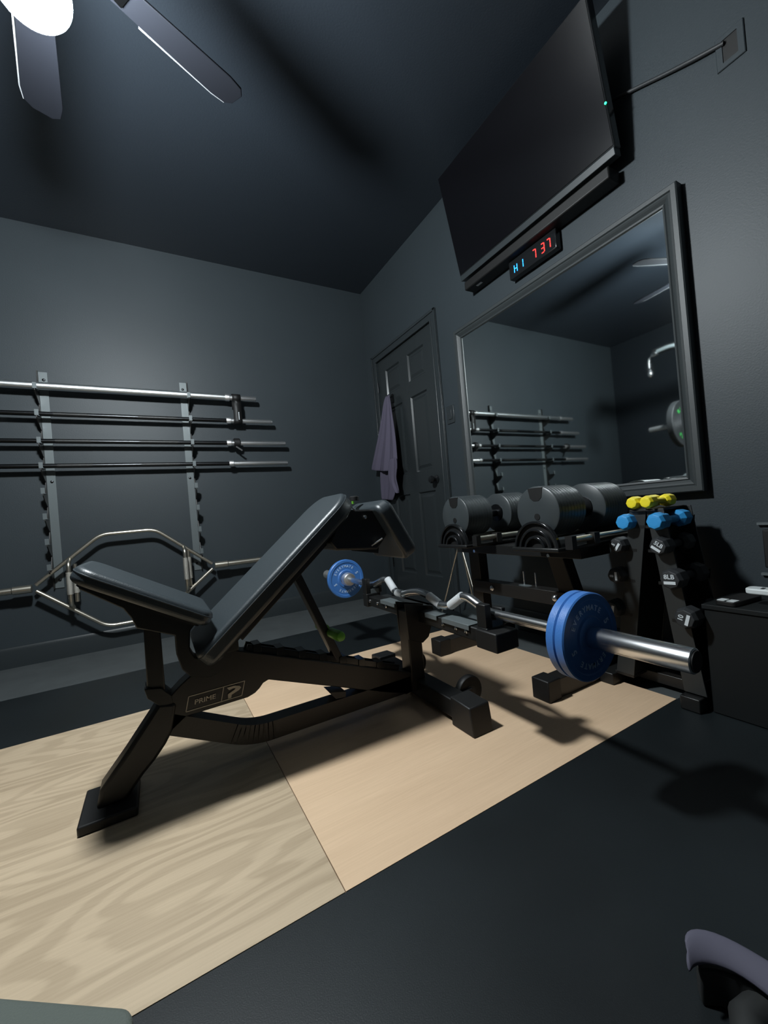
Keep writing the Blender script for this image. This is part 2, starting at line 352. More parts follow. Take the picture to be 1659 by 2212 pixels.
ck = thing('gym_timer', 'black digital gym timer showing H1 in blue and 7 37 in red', 'digital timer', (0,-1.89,1.945))
cbx = BM(); box(cbx, (-0.044,-1.748,1.898), (-0.010,-2.038,1.992)); obj('casing', cbx, GLOSSBLK, ck, bevel=0.004)
obj('mounting_bracket', box(BM(), (-0.012,-1.80,1.92), (0,-1.99,1.98)), BLACK, ck)
segs = {'H':'bcefg','1':'bc','7':'abcf','3':'abcdg'}
segs['7'] = 'abc'
def digit(ch, yc_, zc_, wd, ht, m_):
    b = BM(); g = 0.0012; t = 0.0042; hh = ht/2; x = -0.0452
    def bar_h(z): box(b, (x, yc_+wd/2-t*0.7, z-t/2), (x+0.0018, yc_-wd/2+t*0.7, z+t/2))
    def bar_v(y, za, zb): box(b, (x, y-t/2, za+g), (x+0.0018, y+t/2, zb-g))
    for s_ in segs[ch]:
        if s_ == 'a': bar_h(zc_+hh)
        if s_ == 'g': bar_h(zc_)
        if s_ == 'd': bar_h(zc_-hh)
        if s_ == 'b': bar_v(yc_-wd/2, zc_, zc_+hh)
        if s_ == 'c': bar_v(yc_-wd/2, zc_-hh, zc_)
        if s_ == 'f': bar_v(yc_+wd/2, zc_, zc_+hh)
        if s_ == 'e': bar_v(yc_+wd/2, zc_-hh, zc_)
    return obj('lit_digit', b, m_, ck, smooth=False)
digit('H', -1.793, 1.940, 0.018, 0.040, BLUE_L); digit('1', -1.833, 1.940, 0.016, 0.040, BLUE_L)
digit('7', -1.912, 1.941, 0.019, 0.044, RED_L); digit('3', -1.962, 1.941, 0.019, 0.044, RED_L); digit('7', -1.996, 1.941, 0.019, 0.044, RED_L)

tvt = math.radians(11)
tv = thing('television', 'black flat television tilted down high on the right wall', 'television', (-0.09,-1.90,2.078))
O = Vector((-0.10,0,2.078)); U = Vector((0,-1,0)); V = Vector((-math.sin(tvt),0,math.cos(tvt))); N = U.cross(V).normalized()
if N.x > 0: N = -N
def tvp(u, v, n): return O + U*u + V*v + N*n
def slab(u0, u1, v0, v1, n0, n1):
    b = BM(); vv = [b.verts.new(tvp(u, v, n)) for n in (n0, n1) for u, v in ((u0,v0),(u1,v0),(u1,v1),(u0,v1))]
    for f in ((3,2,1,0),(4,5,6,7),(0,1,5,4),(1,2,6,5),(2,3,7,6),(3,0,4,7)): b.faces.new([vv[i] for i in f])
    return b
obj('cabinet', slab(1.433, 2.366, 0.0, 0.565, -0.045, -0.001), GLOSSBLK, tv, bevel=0.004)
obj('screen', slab(1.439, 2.360, 0.012, 0.559, -0.001, 0.0015), SCREEN, tv, smooth=False)
obj('lower_bezel', slab(1.436, 2.363, -0.026, 0.004, -0.040, 0.003), TRIM, tv, bevel=0.002)
b = BM(); lathe(b, tvp(2.363, 0.165, 0.0015), N, [(0,0.0045),(0.003,0.0045)], 12); obj('power_light', b, GRN_L, tv)
b = BM(); beam(b, tvp(1.9,0.28,-0.04), (-0.025,-1.9,2.33), 0.08, 0.08); box(b, (-0.025,-1.75,2.22), (-0.001,-2.05,2.46)); obj('wall_bracket', b, BLACK, tv)

sb = thing('soundbar', 'long black soundbar mounted just below the television', 'soundbar', (0,-1.86,2.02))
obj('cabinet', box(BM(), (-0.085,-1.445,1.995), (-0.004,-2.325,2.045)), RBLK, sb, bevel=0.006)
obj('name_badge', box(BM(), (-0.060,-1.515,1.9935), (-0.045,-1.555,1.9952)), WHITE, sb)

so = thing('wall_socket', 'dark recessed wall socket plate at the upper right', 'socket', (0,-2.705,2.18))
obj('face_plate', mitred(-2.665, -2.742, 2.112, 2.222, 0, [(0,-0.0005),(0,-0.004),(0.002,-0.006),(0.018,-0.006),(0.018,-0.0005)]), WALL, so)
obj('socket_insert', box(BM(), (-0.003,-2.683,2.130), (-0.0002,-2.724,2.204)), RBLK, so)
b = BM(); tube(b, fillet([(-0.03,-2.30,2.335),(-0.012,-2.40,2.308),(-0.012,-2.53,2.25),(-0.014,-2.62,2.212),(-0.008,-2.69,2.190)], 0.05), 0.007, 10)
tag(obj('power_cable', b, GREYD), 'black cable sagging from the television to the wall socket', 'cable')

# ------------------------------------------------------------------ towel on the door
def cloth(rows, n, amp, lobes, phase, droop):
    """rows: (z, y left, y right, distance off the door); droop(t, i) lowers the points of a row"""
    b = BM(); g = []
    for i, (z, ya_, yb_, x) in enumerate(rows):
        r = []
        for k in range(n+1):
            t = k/n; am = amp*min(1, (i+1)/5)
            dx = am*math.sin(t*lobes+phase) + 0.4*am*math.sin(t*lobes*2.3+i*0.3)
            r.append(b.verts.new((-x-dx, ya_+(yb_-ya_)*t, z-droop(t, i))))
        g.append(r)
    for a, c in zip(g, g[1:]):
        for k in range(n): b.faces.new((a[k], a[k+1], c[k+1], c[k]))
    return b
rows = [(1.690,-0.380,-0.425,0.048),(1.655,-0.352,-0.452,0.055),(1.57,-0.322,-0.466,0.060),(1.45,-0.272,-0.485,0.064),(1.33,-0.205,-0.505,0.070),(1.23,-0.150,-0.512,0.076),(1.16,-0.108,-0.515,0.080),(1.115,-0.085,-0.512,0.082)]
tw = obj('bath_towel', cloth(rows, 34, 0.011, 15, 0.5, lambda t, i: (0.055*t*(2-t)*max(0, i-4)/3 if i > 4 else 0)), TOWEL)
tw.modifiers.new('s', 'SOLIDIFY').thickness = 0.009; tw.modifiers.new('u', 'SUBSURF').render_levels = 2
tag(tw, 'lavender grey towel hanging from a hook on the door', 'towel')
rows = [(1.30,-0.20,-0.42,0.040),(1.15,-0.165,-0.43,0.042),(1.00,-0.150,-0.42,0.044),(0.90,-0.150,-0.385,0.044),(0.845,-0.155,-0.330,0.044)]
lp = obj('towel_back_layer', cloth(rows, 20, 0.006, 9, 1.0, lambda t, i: 0.02*t*(i/4)), TOWEL, tw); lp.modifiers.new('s', 'SOLIDIFY').thickness = 0.008; lp.modifiers.new('u', 'SUBSURF').render_levels = 2
rows = [(1.16,-0.425,-0.530,0.100),(1.08,-0.40,-0.545,0.104),(1.00,-0.395,-0.50,0.104),(0.94,-0.42,-0.515,0.100),(0.90,-0.455,-0.515,0.094),(0.885,-0.475,-0.502,0.090)]
lp = obj('towel_fold', cloth(rows, 12, 0.010, 7, 0.0, lambda t, i: 0.012*math.sin(t*PI)*(i/5)), TOWEL, tw); lp.modifiers.new('s', 'SOLIDIFY').thickness = 0.012; lp.modifiers.new('u', 'SUBSURF').render_levels = 2

# ------------------------------------------------------------------ barbell rack on the back wall
HZ = [1.677,1.513,1.345,1.191,1.036,0.881,0.727,0.572]
def rack_post(x, side, label):
    """x: hook plate; side: the side the flat wall flange lies on"""
    t = thing('barbell_rack_post', label, 'barbell rack', (x,0,0.43), 'wall posts of the barbell rack')
    f = obj('wall_flange', box(BM(), (x, -0.006, 0.43), (x+side*0.046, 0, 1.795)), GREYSTEEL, t, bevel=0.001)
    for z in (1.745, 1.10, 0.48):
        b = BM(); lathe(b, (x+side*0.026,-0.006,z), (0,-1,0), [(0,0.009),(0.004,0.008),(0.006,0.004)], 12); sub_('bolt', b, BLKMETAL, f)
    pts = [(0,0.43),(0,1.80),(-0.022,1.80)]
    zprev = 1.80
    for z in HZ:
        pts += [(-0.022, z+0.062), (-0.032, z+0.030), (-0.045, z-0.012), (-0.052, z-0.019), (-0.098, z-0.019), (-0.102, z+0.014), (-0.114, z+0.014), (-0.118, z-0.030), (-0.085, z-0.060), (-0.040, z-0.088), (-0.024, z-0.092)]
    pts += [(-0.022,0.43)]
    b = BM(); prism(b, pts, (x,0,0), (0,1,0), (0,0,1), -side*0.005)
    obj('hook_plate', b, GREYSTEEL if False else BROWNBLK, t)
    for z in HZ:
        b = BM(); box(b, (x-side*0.012, -0.099, z-0.019), (x+side*0.008, -0.052, z-0.0155)); box(b, (x-side*0.012, -0.1185, z-0.02), (x+side*0.008, -0.1155, z+0.016)); obj('hook_liner', b, GREYSTEEL, t)
    return t
rack_post(-2.352, 1, 'left steel wall post with hooks holding the four barbells')
rack_post(-1.512, -1, 'right steel wall post with hooks holding the four barbells')

BY = -0.075
def barbell(name, z, x0, x1, cl, cr, rs, rsl, shaft_m, label, segs_, extra=None):
    t = thing(name, label, 'barbell', ((x0+x1)/2, BY, z), 'barbells on the wall rack')
    s = BM(); tube(s, [(cl,BY,z),(cr,BY,z)], rs, 20); sh = obj('shaft', s, shaft_m, t)
    for xa, xb, mm in segs_:
        s = BM(); tube(s, [(xa,BY,z),(xb,BY,z)], rs*1.03, 20); sub_('knurling', s, mm, sh)
    for xe, xc, d in ((x0, cl, -1), (x1, cr, 1)):
        s = BM(); lathe(s, (xc-d*0.0,BY,z), (d,0,0), [(0,rs*1.05),(0.0,rsl*1.28),(0.006,rsl*1.38),(0.030,rsl*1.38),(0.034,rsl),(abs(xe-xc)-0.002,rsl),(abs(xe-xc),rsl*0.92)], 24)
        obj('sleeve', s, BRIGHT, t)
    return t
t1 = barbell('axle_bar', 1.685, -2.818, -1.039, -2.574, -1.263, 0.0230, 0.0190, ALU, 'thick bright steel axle bar on the top hooks of the wall rack', [(-2.30,-2.05,ALU),(-1.90,-1.62,ALU)])
for xx in (-2.31,-1.485):
    pass
for z, x0, x1, cl, cr, lab in ((1.512,-2.92,-0.929,-2.569,-1.266,'black shaft barbell second from the top of the wall rack'), (1.344,-3.032,-0.838,-2.625,-1.276,'black shaft barbell with a clamp collar third from the top of the wall rack'), (1.190,-3.053,-0.833,-2.625,-1.271,'black shaft barbell with bare sleeves lowest on the wall rack')):
    barbell('olympic_barbell', z, x0, x1, cl, cr, 0.0142, 0.0168, BLKMETAL, lab, [(-2.28,-2.10,BLACK),(-1.83,-1.60,BLACK)])
# strap between the top two bars and clamps
def strap(x, label):
    b = BM(); w_ = 0.060; g = []
    path = []
    for a in range(-60, 241, 20): path.append((BY+0.030*math.cos(math.radians(a)), 1.685+0.030*math.sin(math.radians(a))))
    path2 = [(BY-0.028, 1.60), (BY-0.027, 1.54)]
    for a in range(160, 400, 20): path2.append((BY+0.0265*math.cos(math.radians(a)), 1.512+0.0265*math.sin(math.radians(a))))
    path = path[::-1]; full = [(BY+0.018,1.60)] + path[::-1] + [(BY-0.029,1.635)] + path2
    for y, z in full: g.append((b.verts.new((x-w_/2, y, z)), b.verts.new((x+w_/2, y, z))))
    for a, c in zip(g, g[1:]): b.faces.new((a[0], a[1], c[1], c[0]))
    o = obj('velcro_strap', b, RBLK); o.modifiers.new('s', 'SOLIDIFY').thickness = 0.004
    tag(o, label, 'strap')
    sub_('stitched_mark', box(BM(), (x+0.004, BY-0.0325, 1.515), (x+0.009, BY-0.0295, 1.572)), WHITE, o)
strap(-1.185, 'black velcro strap tying the top bar to the second bar')
for x, z, lab in ((-1.205,1.344,'black spring clamp on the third barbell, right sleeve'), (-2.675,1.344,'black spring clamp on the third barbell, left sleeve')):
    t = thing('barbell_collar', lab, 'collar', (x,BY,z))
    b = BM(); lathe(b, (x-0.022,BY,z), (1,0,0), [(0,0.0172),(0,0.032),(0.005,0.036),(0.039,0.036),(0.044,0.032),(0.044,0.0172)], 24); obj('collar_ring', b, RBLK, t)
    b = BM(); beam(b, (x-0.01,BY-0.02,z-0.030), (x+0.03,BY-0.03,z-0.062), 0.016, 0.010); obj('lever', b, RBLK, t)

# ------------------------------------------------------------------ hex trap bar hung under the barbells
tb = thing('hex_trap_bar', 'nickel hexagonal trap bar hung low on the back wall rack', 'trap bar', (-1.93,-0.09,0.16))
TY = -0.090
hexp = [(-2.427,TY,0.473),(-2.091,TY,0.743),(-1.785,TY,0.747),(-1.446,TY,0.470)]
b = BM(); tube(b, fillet(hexp, 0.05), 0.0125, 14); obj('upper_frame', b, NICKEL, tb)
hexq = [(-2.427,TY,0.437),(-2.091,TY,0.155),(-1.785,TY,0.157),(-1.446,TY,0.434)]
b = BM(); tube(b, fillet(hexq, 0.05), 0.0125, 14); obj('lower_frame', b, NICKEL, tb)
for x, sg in ((-2.257, 1), (-1.619, -1)):
    zt = 0.742-abs(x+2.085)*0.80 if x < -2 else 0.746-abs(x+1.785)*0.81
    zb = 0.166+abs(x+2.085)*0.836 if x < -2 else 0.168+abs(x+1.785)*0.817
    for off in (0.0, -0.055):
        b = BM()
        if off == 0: tube(b, [(x+0.024,TY,zt-0.03),(x+0.024,TY,zb+0.03)], 0.011, 14)
        else: tube(b, fillet([(x,TY,zt),(x,TY+off,zt-0.02),(x,TY+off,zb+0.02),(x,TY,zb)], 0.03), 0.012, 14)
        h = obj('handle', b, NICKEL, tb)
        b = BM(); xx = x+0.024 if off == 0 else x; tube(b, [(xx,TY+off,zt-0.075),(xx,TY+off,zb+0.085)], 0.0165, 14); sub_('grip_sleeve', b, TRAPKN, h)
for xc, xe, d in ((-2.482, -3.04, -1), (-1.394, -0.850, 1)):
    b = BM(); lathe(b, (xc-d*0.035,TY,0.455), (d,0,0), [(0,0.024),(0.085,0.024),(0.090,0.0195),(abs(xe-xc),0.0195)], 24); obj('sleeve', b, NICKEL, tb)

# ------------------------------------------------------------------ adjustable bench
bn = thing('adjustable_bench', 'black adjustable weight bench with raised backrest and preacher pad', 'weight bench', (-1.4,-1.91,0))
YC = -1.91
b = BM(); prism_xz(b, [(-1.806,0.250),(-1.891,0.140),(-1.951,0.068),(-1.962,0.022),(-1.895,0.022),(-1.876,0.045),(-1.850,0.075),(-1.823,0.100),(-1.795,0.134),(-1.776,0.165),(-1.76,0.24)], YC-0.034, YC+0.034)
obj('front_leg', b, BLACK, bn, bevel=0.010, seg=3)
b = BM(); box(b, (-1.995,-1.995,0.0015), (-1.868,-1.825,0.026)); fp = obj('front_foot', b, RBLK, bn, bevel=0.005)
b = BM(); prism_xz(b, [(-1.803,0.236),(-1.778,0.258),(-1.748,0.284),(-1.722,0.302),(-1.66,0.314),(-1.60,0.350),(-1.585,0.342),(-1.276,0.225),(-0.940,0.100),(-0.94,0.045),(-1.01,0.041),(-1.12,0.080),(-1.268,0.140),(-1.505,0.232),(-1.522,0.226),(-1.534,0.213),(-1.548,0.203),(-1.570,0.196),(-1.738,0.192),(-1.78,0.162),(-1.804,0.198)], YC-0.029, YC+0.029)
mb = obj('main_frame', b, BROWNBLK, bn, bevel=0.003)
b = BM(); pth = fillet([(-1.785,YC,0.185),(-1.565,YC,0.074),(-0.99,YC,0.074)], 0.06, 8)
for p, q in zip(pth, pth[1:]): beam(b, p, q+(q-p).normalized()*0.002, 0.058, 0.056)
obj('lower_beam', b, BROWNBLK, bn)
# logo plate: outline, divider, word and arrow mark
b = BM(); yl = YC-0.0302
def stroke(b, p, q, t): beam(b, (p[0],yl,p[1]), (q[0],yl,q[1]), 0.0012, t) if False else prism(b, [(0,-t/2),(math.hypot(q[0]-p[0],q[1]-p[1]),-t/2),(math.hypot(q[0]-p[0],q[1]-p[1]),t/2),(0,t/2)], (p[0],yl-0.0006,p[1]), Vector((q[0]-p[0],0,q[1]-p[1])).normalized(), Vector((-(q[1]-p[1]),0,q[0]-p[0])).normalized(), -0.0012)
P0, P1, P2, P3 = (-1.740,0.206),(-1.730,0.246),(-1.576,0.249),(-1.588,0.208)
for p, q in ((P0,P1),(P1,P2),(P2,P3),(P3,P0),((-1.646,0.2075),(-1.636,0.2475))): stroke(b, p, q, 0.0022)
ar = [(-1.628,0.243),(-1.604,0.243),(-1.592,0.239),(-1.588,0.233),(-1.594,0.227),(-1.616,0.219),(-1.618,0.2105),(-1.627,0.2105),(-1.626,0.223),(-1.606,0.232),(-1.604,0.2345),(-1.610,0.2365),(-1.622,0.234)]
prism(b, ar, (0,yl-0.0006,0), (1,0,0), (0,0,1), 0.0010)
text_pts(b, 'PRIME', 0.0185, lambda u, v, w_: (-1.688+u+v*0.12, yl-0.0008-w_, 0.2265+v+u*0.02), sx=1.18)
sub_('logo_decal', b, LOGO, mb, smooth=False)
# ladder rail on the beam
b = BM(); 
dirb = Vector((0.3,0,-0.116)).normalized()
for off in (-0.018, 0.018): beam(b, (-1.56,YC+off,0.343), (-1.03,YC+off,0.142), 0.007, 0.022)
for k in range(7):
    p = Vector((-1.53,YC,0.345))+dirb*(0.075*k); box(b, (p.x-0.012,YC-0.026,p.z-0.022), (p.x+0.012,YC+0.026,p.z+0.004))
obj('ladder_rail', b, GLOSSBLK, bn, bevel=0.001)
b = BM(); prism_xz(b, [(-1.31,0.135),(-1.29,0.108),(-1.255,0.105),(-1.252,0.122)], YC-0.031, YC+0.031); obj('stop_lug', b, BLACK, bn)
b = BM(); beam(b, (-1.385,YC,0.545), (-1.250,YC,0.205), 0.044, 0.026, (1,0,0)); st = obj('support_strut', b, BLACK, bn, bevel=0.003)
for sg in (-1, 1):
    b = BM(); lathe(b, (-1.286,YC+sg*0.024,0.331), (0.05,sg*1,0.03), [(0,0.010),(0.004,0.0165),(0.070,0.0175),(0.082,0.014),(0.086,0.006)], 22); sub_('grip', b, GREEN, st)
# seat post, seat bracket and pad
b = BM(); prism_xz(b, [(-1.826,0.470),(-1.829,0.300),(-1.786,0.268),(-1.786,0.450)], YC-0.026, YC+0.026); obj('seat_post', b, BROWNBLK, bn, bevel=0.003)
b = BM(); prism_xz(b, [(-1.836,0.298),(-1.830,0.270),(-1.800,0.240),(-1.770,0.240),(-1.772,0.262),(-1.795,0.290)], YC-0.032, YC+0.032); obj('post_clamp', b, BLACK, bn, bevel=0.002)
b = BM(); prism_xz(b, [(-1.955,0.612),(-1.961,0.592),(-1.869,0.524),(-1.852,0.495),(-1.842,0.465),(-1.752,0.425),(-1.752,0.372),(-1.741,0.326),(-1.721,0.300),(-1.672,0.284),(-1.630,0.295),(-1.605,0.328),(-1.590,0.37),(-1.61,0.40),(-1.632,0.372),(-1.655,0.345),(-1.682,0.340),(-1.706,0.352),(-1.717,0.378),(-1.712,0.43),(-1.69,0.455)], YC-0.030, YC+0.030)
obj('seat_bracket', b, BLACK, bn, bevel=0.003)
def pad(name, p, q, width, thick, mat_, rad_end0, rad_end1, parent, off=0.0, bev=0.014):
    """upholstered board from p to q in the xz plane; thickness goes below the line"""
    p = Vector((p[0],YC,p[1])); q = Vector((q[0],YC,q[1])); U = (q-p).normalized(); L = (q-p).length; V = Vector((0,1,0))
    o = []
    for (cx, cy, r, a0) in ((L-rad_end1, width/2-rad_end1, rad_end1, 0), (rad_end0, width/2-rad_end0, rad_end0, 90), (rad_end0, -width/2+rad_end0, rad_end0, 180), (L-rad_end1, -width/2+rad_end1, rad_end1, 270)):
        for k in range(9):
            a = math.radians(a0+90*k/8); o.append((cx+r*math.cos(a), cy+r*math.sin(a)))
    N = U.cross(V).normalized(); t = thick if N.z < 0 else -thick
    b = BM(); prism(b, o, p, U, V, t)
    pd = obj(name, b, mat_, parent, bevel=bev, seg=4)
    # piping seam and rigid backing
    b = BM(); nn = N if N.z < 0 else -N; prism(b, [(x_*1.0 if True else 0, y_) for x_, y_ in [(0.020+(u)*(L-0.040)/L, v*(width-0.04)/width) for u, v in o]], p+nn*(thick-0.001), U, V, 0.008 if N.z < 0 else -0.008)
    sub_('backing_board', b, RBLK, pd)
    loop = [p+U*u+V*v+nn*bev*1.05 for u, v in [(0.0+(u-L/2)*1.002+L/2, v*1.003) for u, v in o]]
    b = BM(); tube(b, loop+[loop[0]], 0.0016, 6, caps=False); sub_('piping', b, VINYL, pd)
    return pd
pad('seat_pad', (-1.950,0.660), (-1.652,0.487), 0.285, 0.042, VINYL, 0.05, 0.03, bn)
pad('backrest_pad', (-1.712,0.384), (-1.226,0.804), 0.300, 0.055, VINYL, 0.03, 0.085, bn)
b = BM(); beam(b, (-1.585,YC,0.385), (-1.190,YC,0.727), 0.060, 0.040); box(b, (-1.625,YC-0.035,0.345), (-1.585,YC+0.035,0.400)); bf = obj('backrest_frame', b, BLACK, bn, bevel=0.003)
b = BM(); tube(b, [(-1.607,YC-0.042,0.374),(-1.607,YC+0.042,0.374)], 0.009, 14); obj('hinge_bolt', b, CHROME, bn)
# preacher attachment
b = BM(); prism_xz(b, [(-1.225,0.742),(-1.285,0.640),(-1.265,0.610),(-1.110,0.596),(-1.060,0.650),(-1.085,0.735)], YC-0.085, YC+0.085); pa = obj('preacher_arm', b, BLACK, bn, bevel=0.006)
b = BM(); lathe(b, (-1.150,YC-0.085,0.712), (0,-1,0), [(0,0.007),(0.005,0.006),(0.007,0.002)], 12); sub_('bolt', b, CHROME, pa)
b = BM(); tube(b, [(-1.135,YC-0.088,0.612),(-1.102,YC-0.110,0.634)], 0.0032, 8); sub_('pull_pin', b, CHROME, pa)
b = BM(); tube(b, [(-1.215,YC-0.090,0.765),(-1.185,YC-0.09,0.735)], 0.0025, 8); sub_('pull_pin', b, CHROME, pa)
b = BM(); U = Vector((-0.975+1.082,0,0.572-0.768)).normalized(); V = Vector((0,1,0))
prism(b, [(u+0.112, v) for u, v in rrect(0.224,0.270,0.035)], Vector((-1.082,YC,0.768)), U, V, 0.0)if False else None
Np = U.cross(V).normalized(); 
if Np.x > 0: Np = -Np
sgn = 1 if U.cross(V).dot(Np) > 0 else -1
b.free(); b = BM(); prism(b, [(u+0.112, v) for u, v in rrect(0.224,0.270,0.035)], Vector((-1.076,YC,0.772)), U, V, sgn*0.058)
pp = obj('preacher_pad', b, VINYL, bn, bevel=0.015, seg=4)
b = BM(); beam(b, (-1.13,YC,0.648), (-1.09,YC,0.64), 0.14, 0.12); obj('pad_mount', b, RBLK, bn)
b = BM(); lathe(b, (-1.13,YC+0.03,0.775), (0,0,1), [(0,0.018),(0.014,0.018),(0.018,0.012)], 16); obj('top_knob', b, RBLK, bn)
b = BM(); lathe(b, (-1.12,YC+0.065,0.765), (0,0,1), [(0,0.005),(0.012,0.005)], 10); obj('green_button', b, GRN_L if False else GREEN, bn)
# rear foot with wheels
b = BM(); box(b, (-0.965,-2.215,0.020), (-0.895,-1.605,0.082)); obj('rear_foot', b, BLACK, bn, bevel=0.004)
for ya_, yb_ in ((-2.258,-2.150), (-1.575,-1.665)):
    b = BM(); s = -1 if ya_ < yb_ else 1
    prism(b, [(ya_,0.0015),(yb_,0.0015),(yb_,0.096),(ya_-s*0.012,0.090)], (-0.972,0,0), (0,1,0), (0,0,1), 0.082); obj('foot_cap', b, RBLK, bn, bevel=0.004)
for y in (-2.085, -1.735):
    R2 = 0.054; xw, zw = -0.838, R2+0.002
    b = BM(); lathe(b, (xw,y-0.015,zw), (0,1,0), [(0,R2*0.7),(0.002,R2-0.003),(0.006,R2),(0.024,R2),(0.028,R2-0.003),(0.030,R2*0.7)], 32)
    w_ = obj('wheel', b, RBLK, bn)
    b = BM(); lathe(b, (xw,y-0.017,zw), (0,1,0), [(0,0.008),(0.001,0.022),(0.033,0.022),(0.034,0.008)], 20); sub_('hub', b, GREYD, w_)
    b = BM(); beam(b, (-0.900,y-0.022,0.055), (xw,y-0.022,zw), 0.006, 0.030); beam(b, (-0.900,y+0.022,0.055), (xw,y+0.022,zw), 0.006, 0.030); obj('wheel_bracket', b, BLACK, bn)
# bar upright and crossbeam with catches
b = BM(); box(b, (-0.985,YC-0.032,0.08), (-0.925,YC+0.032,0.345)); obj('bar_upright', b, BROWNBLK, bn, bevel=0.004)
b = BM()
for yy in (YC-0.036, YC+0.030): prism_xz(b, [(-0.99,0.375),(-0.865,0.345),(-0.860,0.315),(-0.895,0.232),(-0.925,0.215),(-0.985,0.24)], yy, yy+0.006)
obj('gusset_plate', b, BLACK, bn, bevel=0.001)
b = BM(); box(b, (-0.935,-1.500,0.295), (-0.880,-2.340,0.338)); cbm = obj('bar_crossbeam', b, BLACK, bn, bevel=0.004)
for y in (-1.545,-1.62,-1.70,-2.10,-2.17,-2.22,-2.28):
    b = BM(); lathe(b, (-0.935,y,0.318), (-1,0,0), [(0,0.007),(0.004,0.007),(0.006,0.003)], 10); sub_('bolt', b, CHROME, cbm)
for yb_, side in ((-1.515, 1), (-2.305, -1)):
    t_ = BM(); box(t_, (-0.945,yb_-0.022,0.290), (-0.872,yb_+0.022,0.350)); box(t_, (-0.945,yb_-0.020,0.348), (-0.921,yb_+0.020,0.420)); box(t_, (-0.878,yb_-0.020,0.348), (-0.862,yb_+0.020,0.400))
    jc = obj('bar_catch', t_, BLACK, bn, bevel=0.003)
    sub_('catch_liner', box(BM(), (-0.921,yb_-0.021,0.350), (-0.878,yb_+0.021,0.3695)), GREYSTEEL, jc)
b = BM(); box(b, (-0.955,-2.285,0.288), (-0.865,-2.372,0.345)); obj('end_block', b, RBLK, bn, bevel=0.004)
for ya_, yb_ in ((-1.66,-1.78),(-2.00,-2.07),(-2.10,-2.24)):
    b = BM(); box(b, (-0.938,ya_,0.3385), (-0.890,yb_,0.3425)); box(b, (-0.942,ya_,0.326), (-0.938,yb_,0.3425)); obj('steel_plate', b, GREYSTEEL, bn, bevel=0.0008)
b = BM(); prism(b, [(-2.13,0.3425),(-2.23,0.3425),(-2.24,0.372),(-2.19,0.380),(-2.14,0.360)], (-0.878,0,0), (0,1,0), (0,0,1), 0.004); obj('hook_bracket', b, GREYSTEEL, bn)

# ------------------------------------------------------------------ EZ curl bar
XB, ZB = -0.900, 0.3845
ez = thing('curl_bar', 'chrome zigzag curl bar resting across the bench catches', 'curl bar', (XB,-1.905,ZB))
cl = [(-1.255,ZB),(-1.500,ZB),(-1.553,0.394),(-1.632,0.424),(-1.672,0.424),(-1.732,0.376),(-1.790,0.376),(-1.850,0.394),(-1.910,0.403),(-1.965,0.398),(-2.045,0.370),(-2.098,0.374),(-2.172,0.419),(-2.205,0.419),(-2.292,ZB),(-2.560,ZB)]
b = BM(); tube(b, fillet([(XB,y,z) for y, z in cl], 0.022, 5), 0.0142, 20); shf = obj('shaft', b, CHROME, ez)
for (ya_, za), (yb_, zb) in (((-1.668,0.4275),(-1.722,0.3840)), ((-1.742,0.376),(-1.792,0.3765)), ((-1.978,0.3940),(-2.045,0.370)), ((-2.105,0.378),(-2.172,0.419))):
    b = BM(); tube(b, [(XB,ya_,za),(XB,yb_,zb)], 0.0160, 20); sub_('knurled_grip', b, KNURL, shf)
for d, yi, ye in ((1, -1.205, -0.922), (-1, -2.575, -2.845)):
    sl = ye-(yi-0.055) if d > 0 else -2.572-ye
    b = BM(); lathe(b, (XB, yi-0.055 if d > 0 else -2.572, ZB), (0,d,0), ([(0,0.0142),(0.001,0.030),(0.006,0.034),(0.030,0.036),(0.036,0.036),(0.038,0.0249)] if d > 0 else [(0,0.0142),(0.0,0.0236),(0.009,0.0236),(0.011,0.0249)]) + [(sl-0.002,0.0249),(sl,0.022),(sl-0.0015,0.010)], 36)
    obj('sleeve', b, BRIGHT if d > 0 else CHROME, ez)
b = BM(); lathe(b, (XB,-2.8455,ZB), (0,-1,0), [(0,0.021),(0.002,0.0205)], 28); obj('end_cap', b, RBLK, ez)

def plate(y, label, ring=True, R=0.104, T=0.024, m_=BLUE, group='blue bumper plates on the curl bar'):
    """disc whose outer face is at y, facing -y"""
    t = thing('bumper_plate', label, 'weight plate', (XB, y+T/2, ZB), group)
    b = BM(); lathe(b, (XB,y,ZB), (0,1,0), [(0,0.026),(0,0.036),(-0.001,0.046),(0.003,0.050),(0.003,0.086),(0,0.089),(0,R-0.003),(0.003,R),(T-0.003,R),(T,R-0.003),(T,0.089),(T-0.003,0.086),(T-0.003,0.050),(T,0.046),(T,0.026)], 72)
    for v in b.verts: pass
    pl = obj('rubber_disc', b, m_, t)
    # bore
    for wd_, sz, mid in (('EVERYMATE', 0.0185, 104), ('EVERYMATE', 0.0185, 284), ('5', 0.024, 22), ('5', 0.024, 200)):
        sub_('raised_lettering', arc_text(BM(), wd_, sz, XB, y+0.003, ZB, 0.068, mid), BLUEPRINT, pl, smooth=False)
    rz = -0.0012 if ring else 0.003
    b = BM(); lathe(b, (XB,y+rz,ZB), (0,1,0), [(0,0.0252),(0,0.033),(0.002,0.036),(T-rz-0.002,0.036),(T-rz*2,0.033),(T-rz*2,0.0252)], 36); sub_('steel_ring', b, CHROME if ring else BLKMETAL, pl)
    return t
plate(-1.212, 'blue bumper plate on the far end of the curl bar')
plate(-2.633, 'blue bumper plate outermost on the near end of the curl bar', False)
plate(-2.6085, 'blue bumper plate inner of the pair on the near end', False)

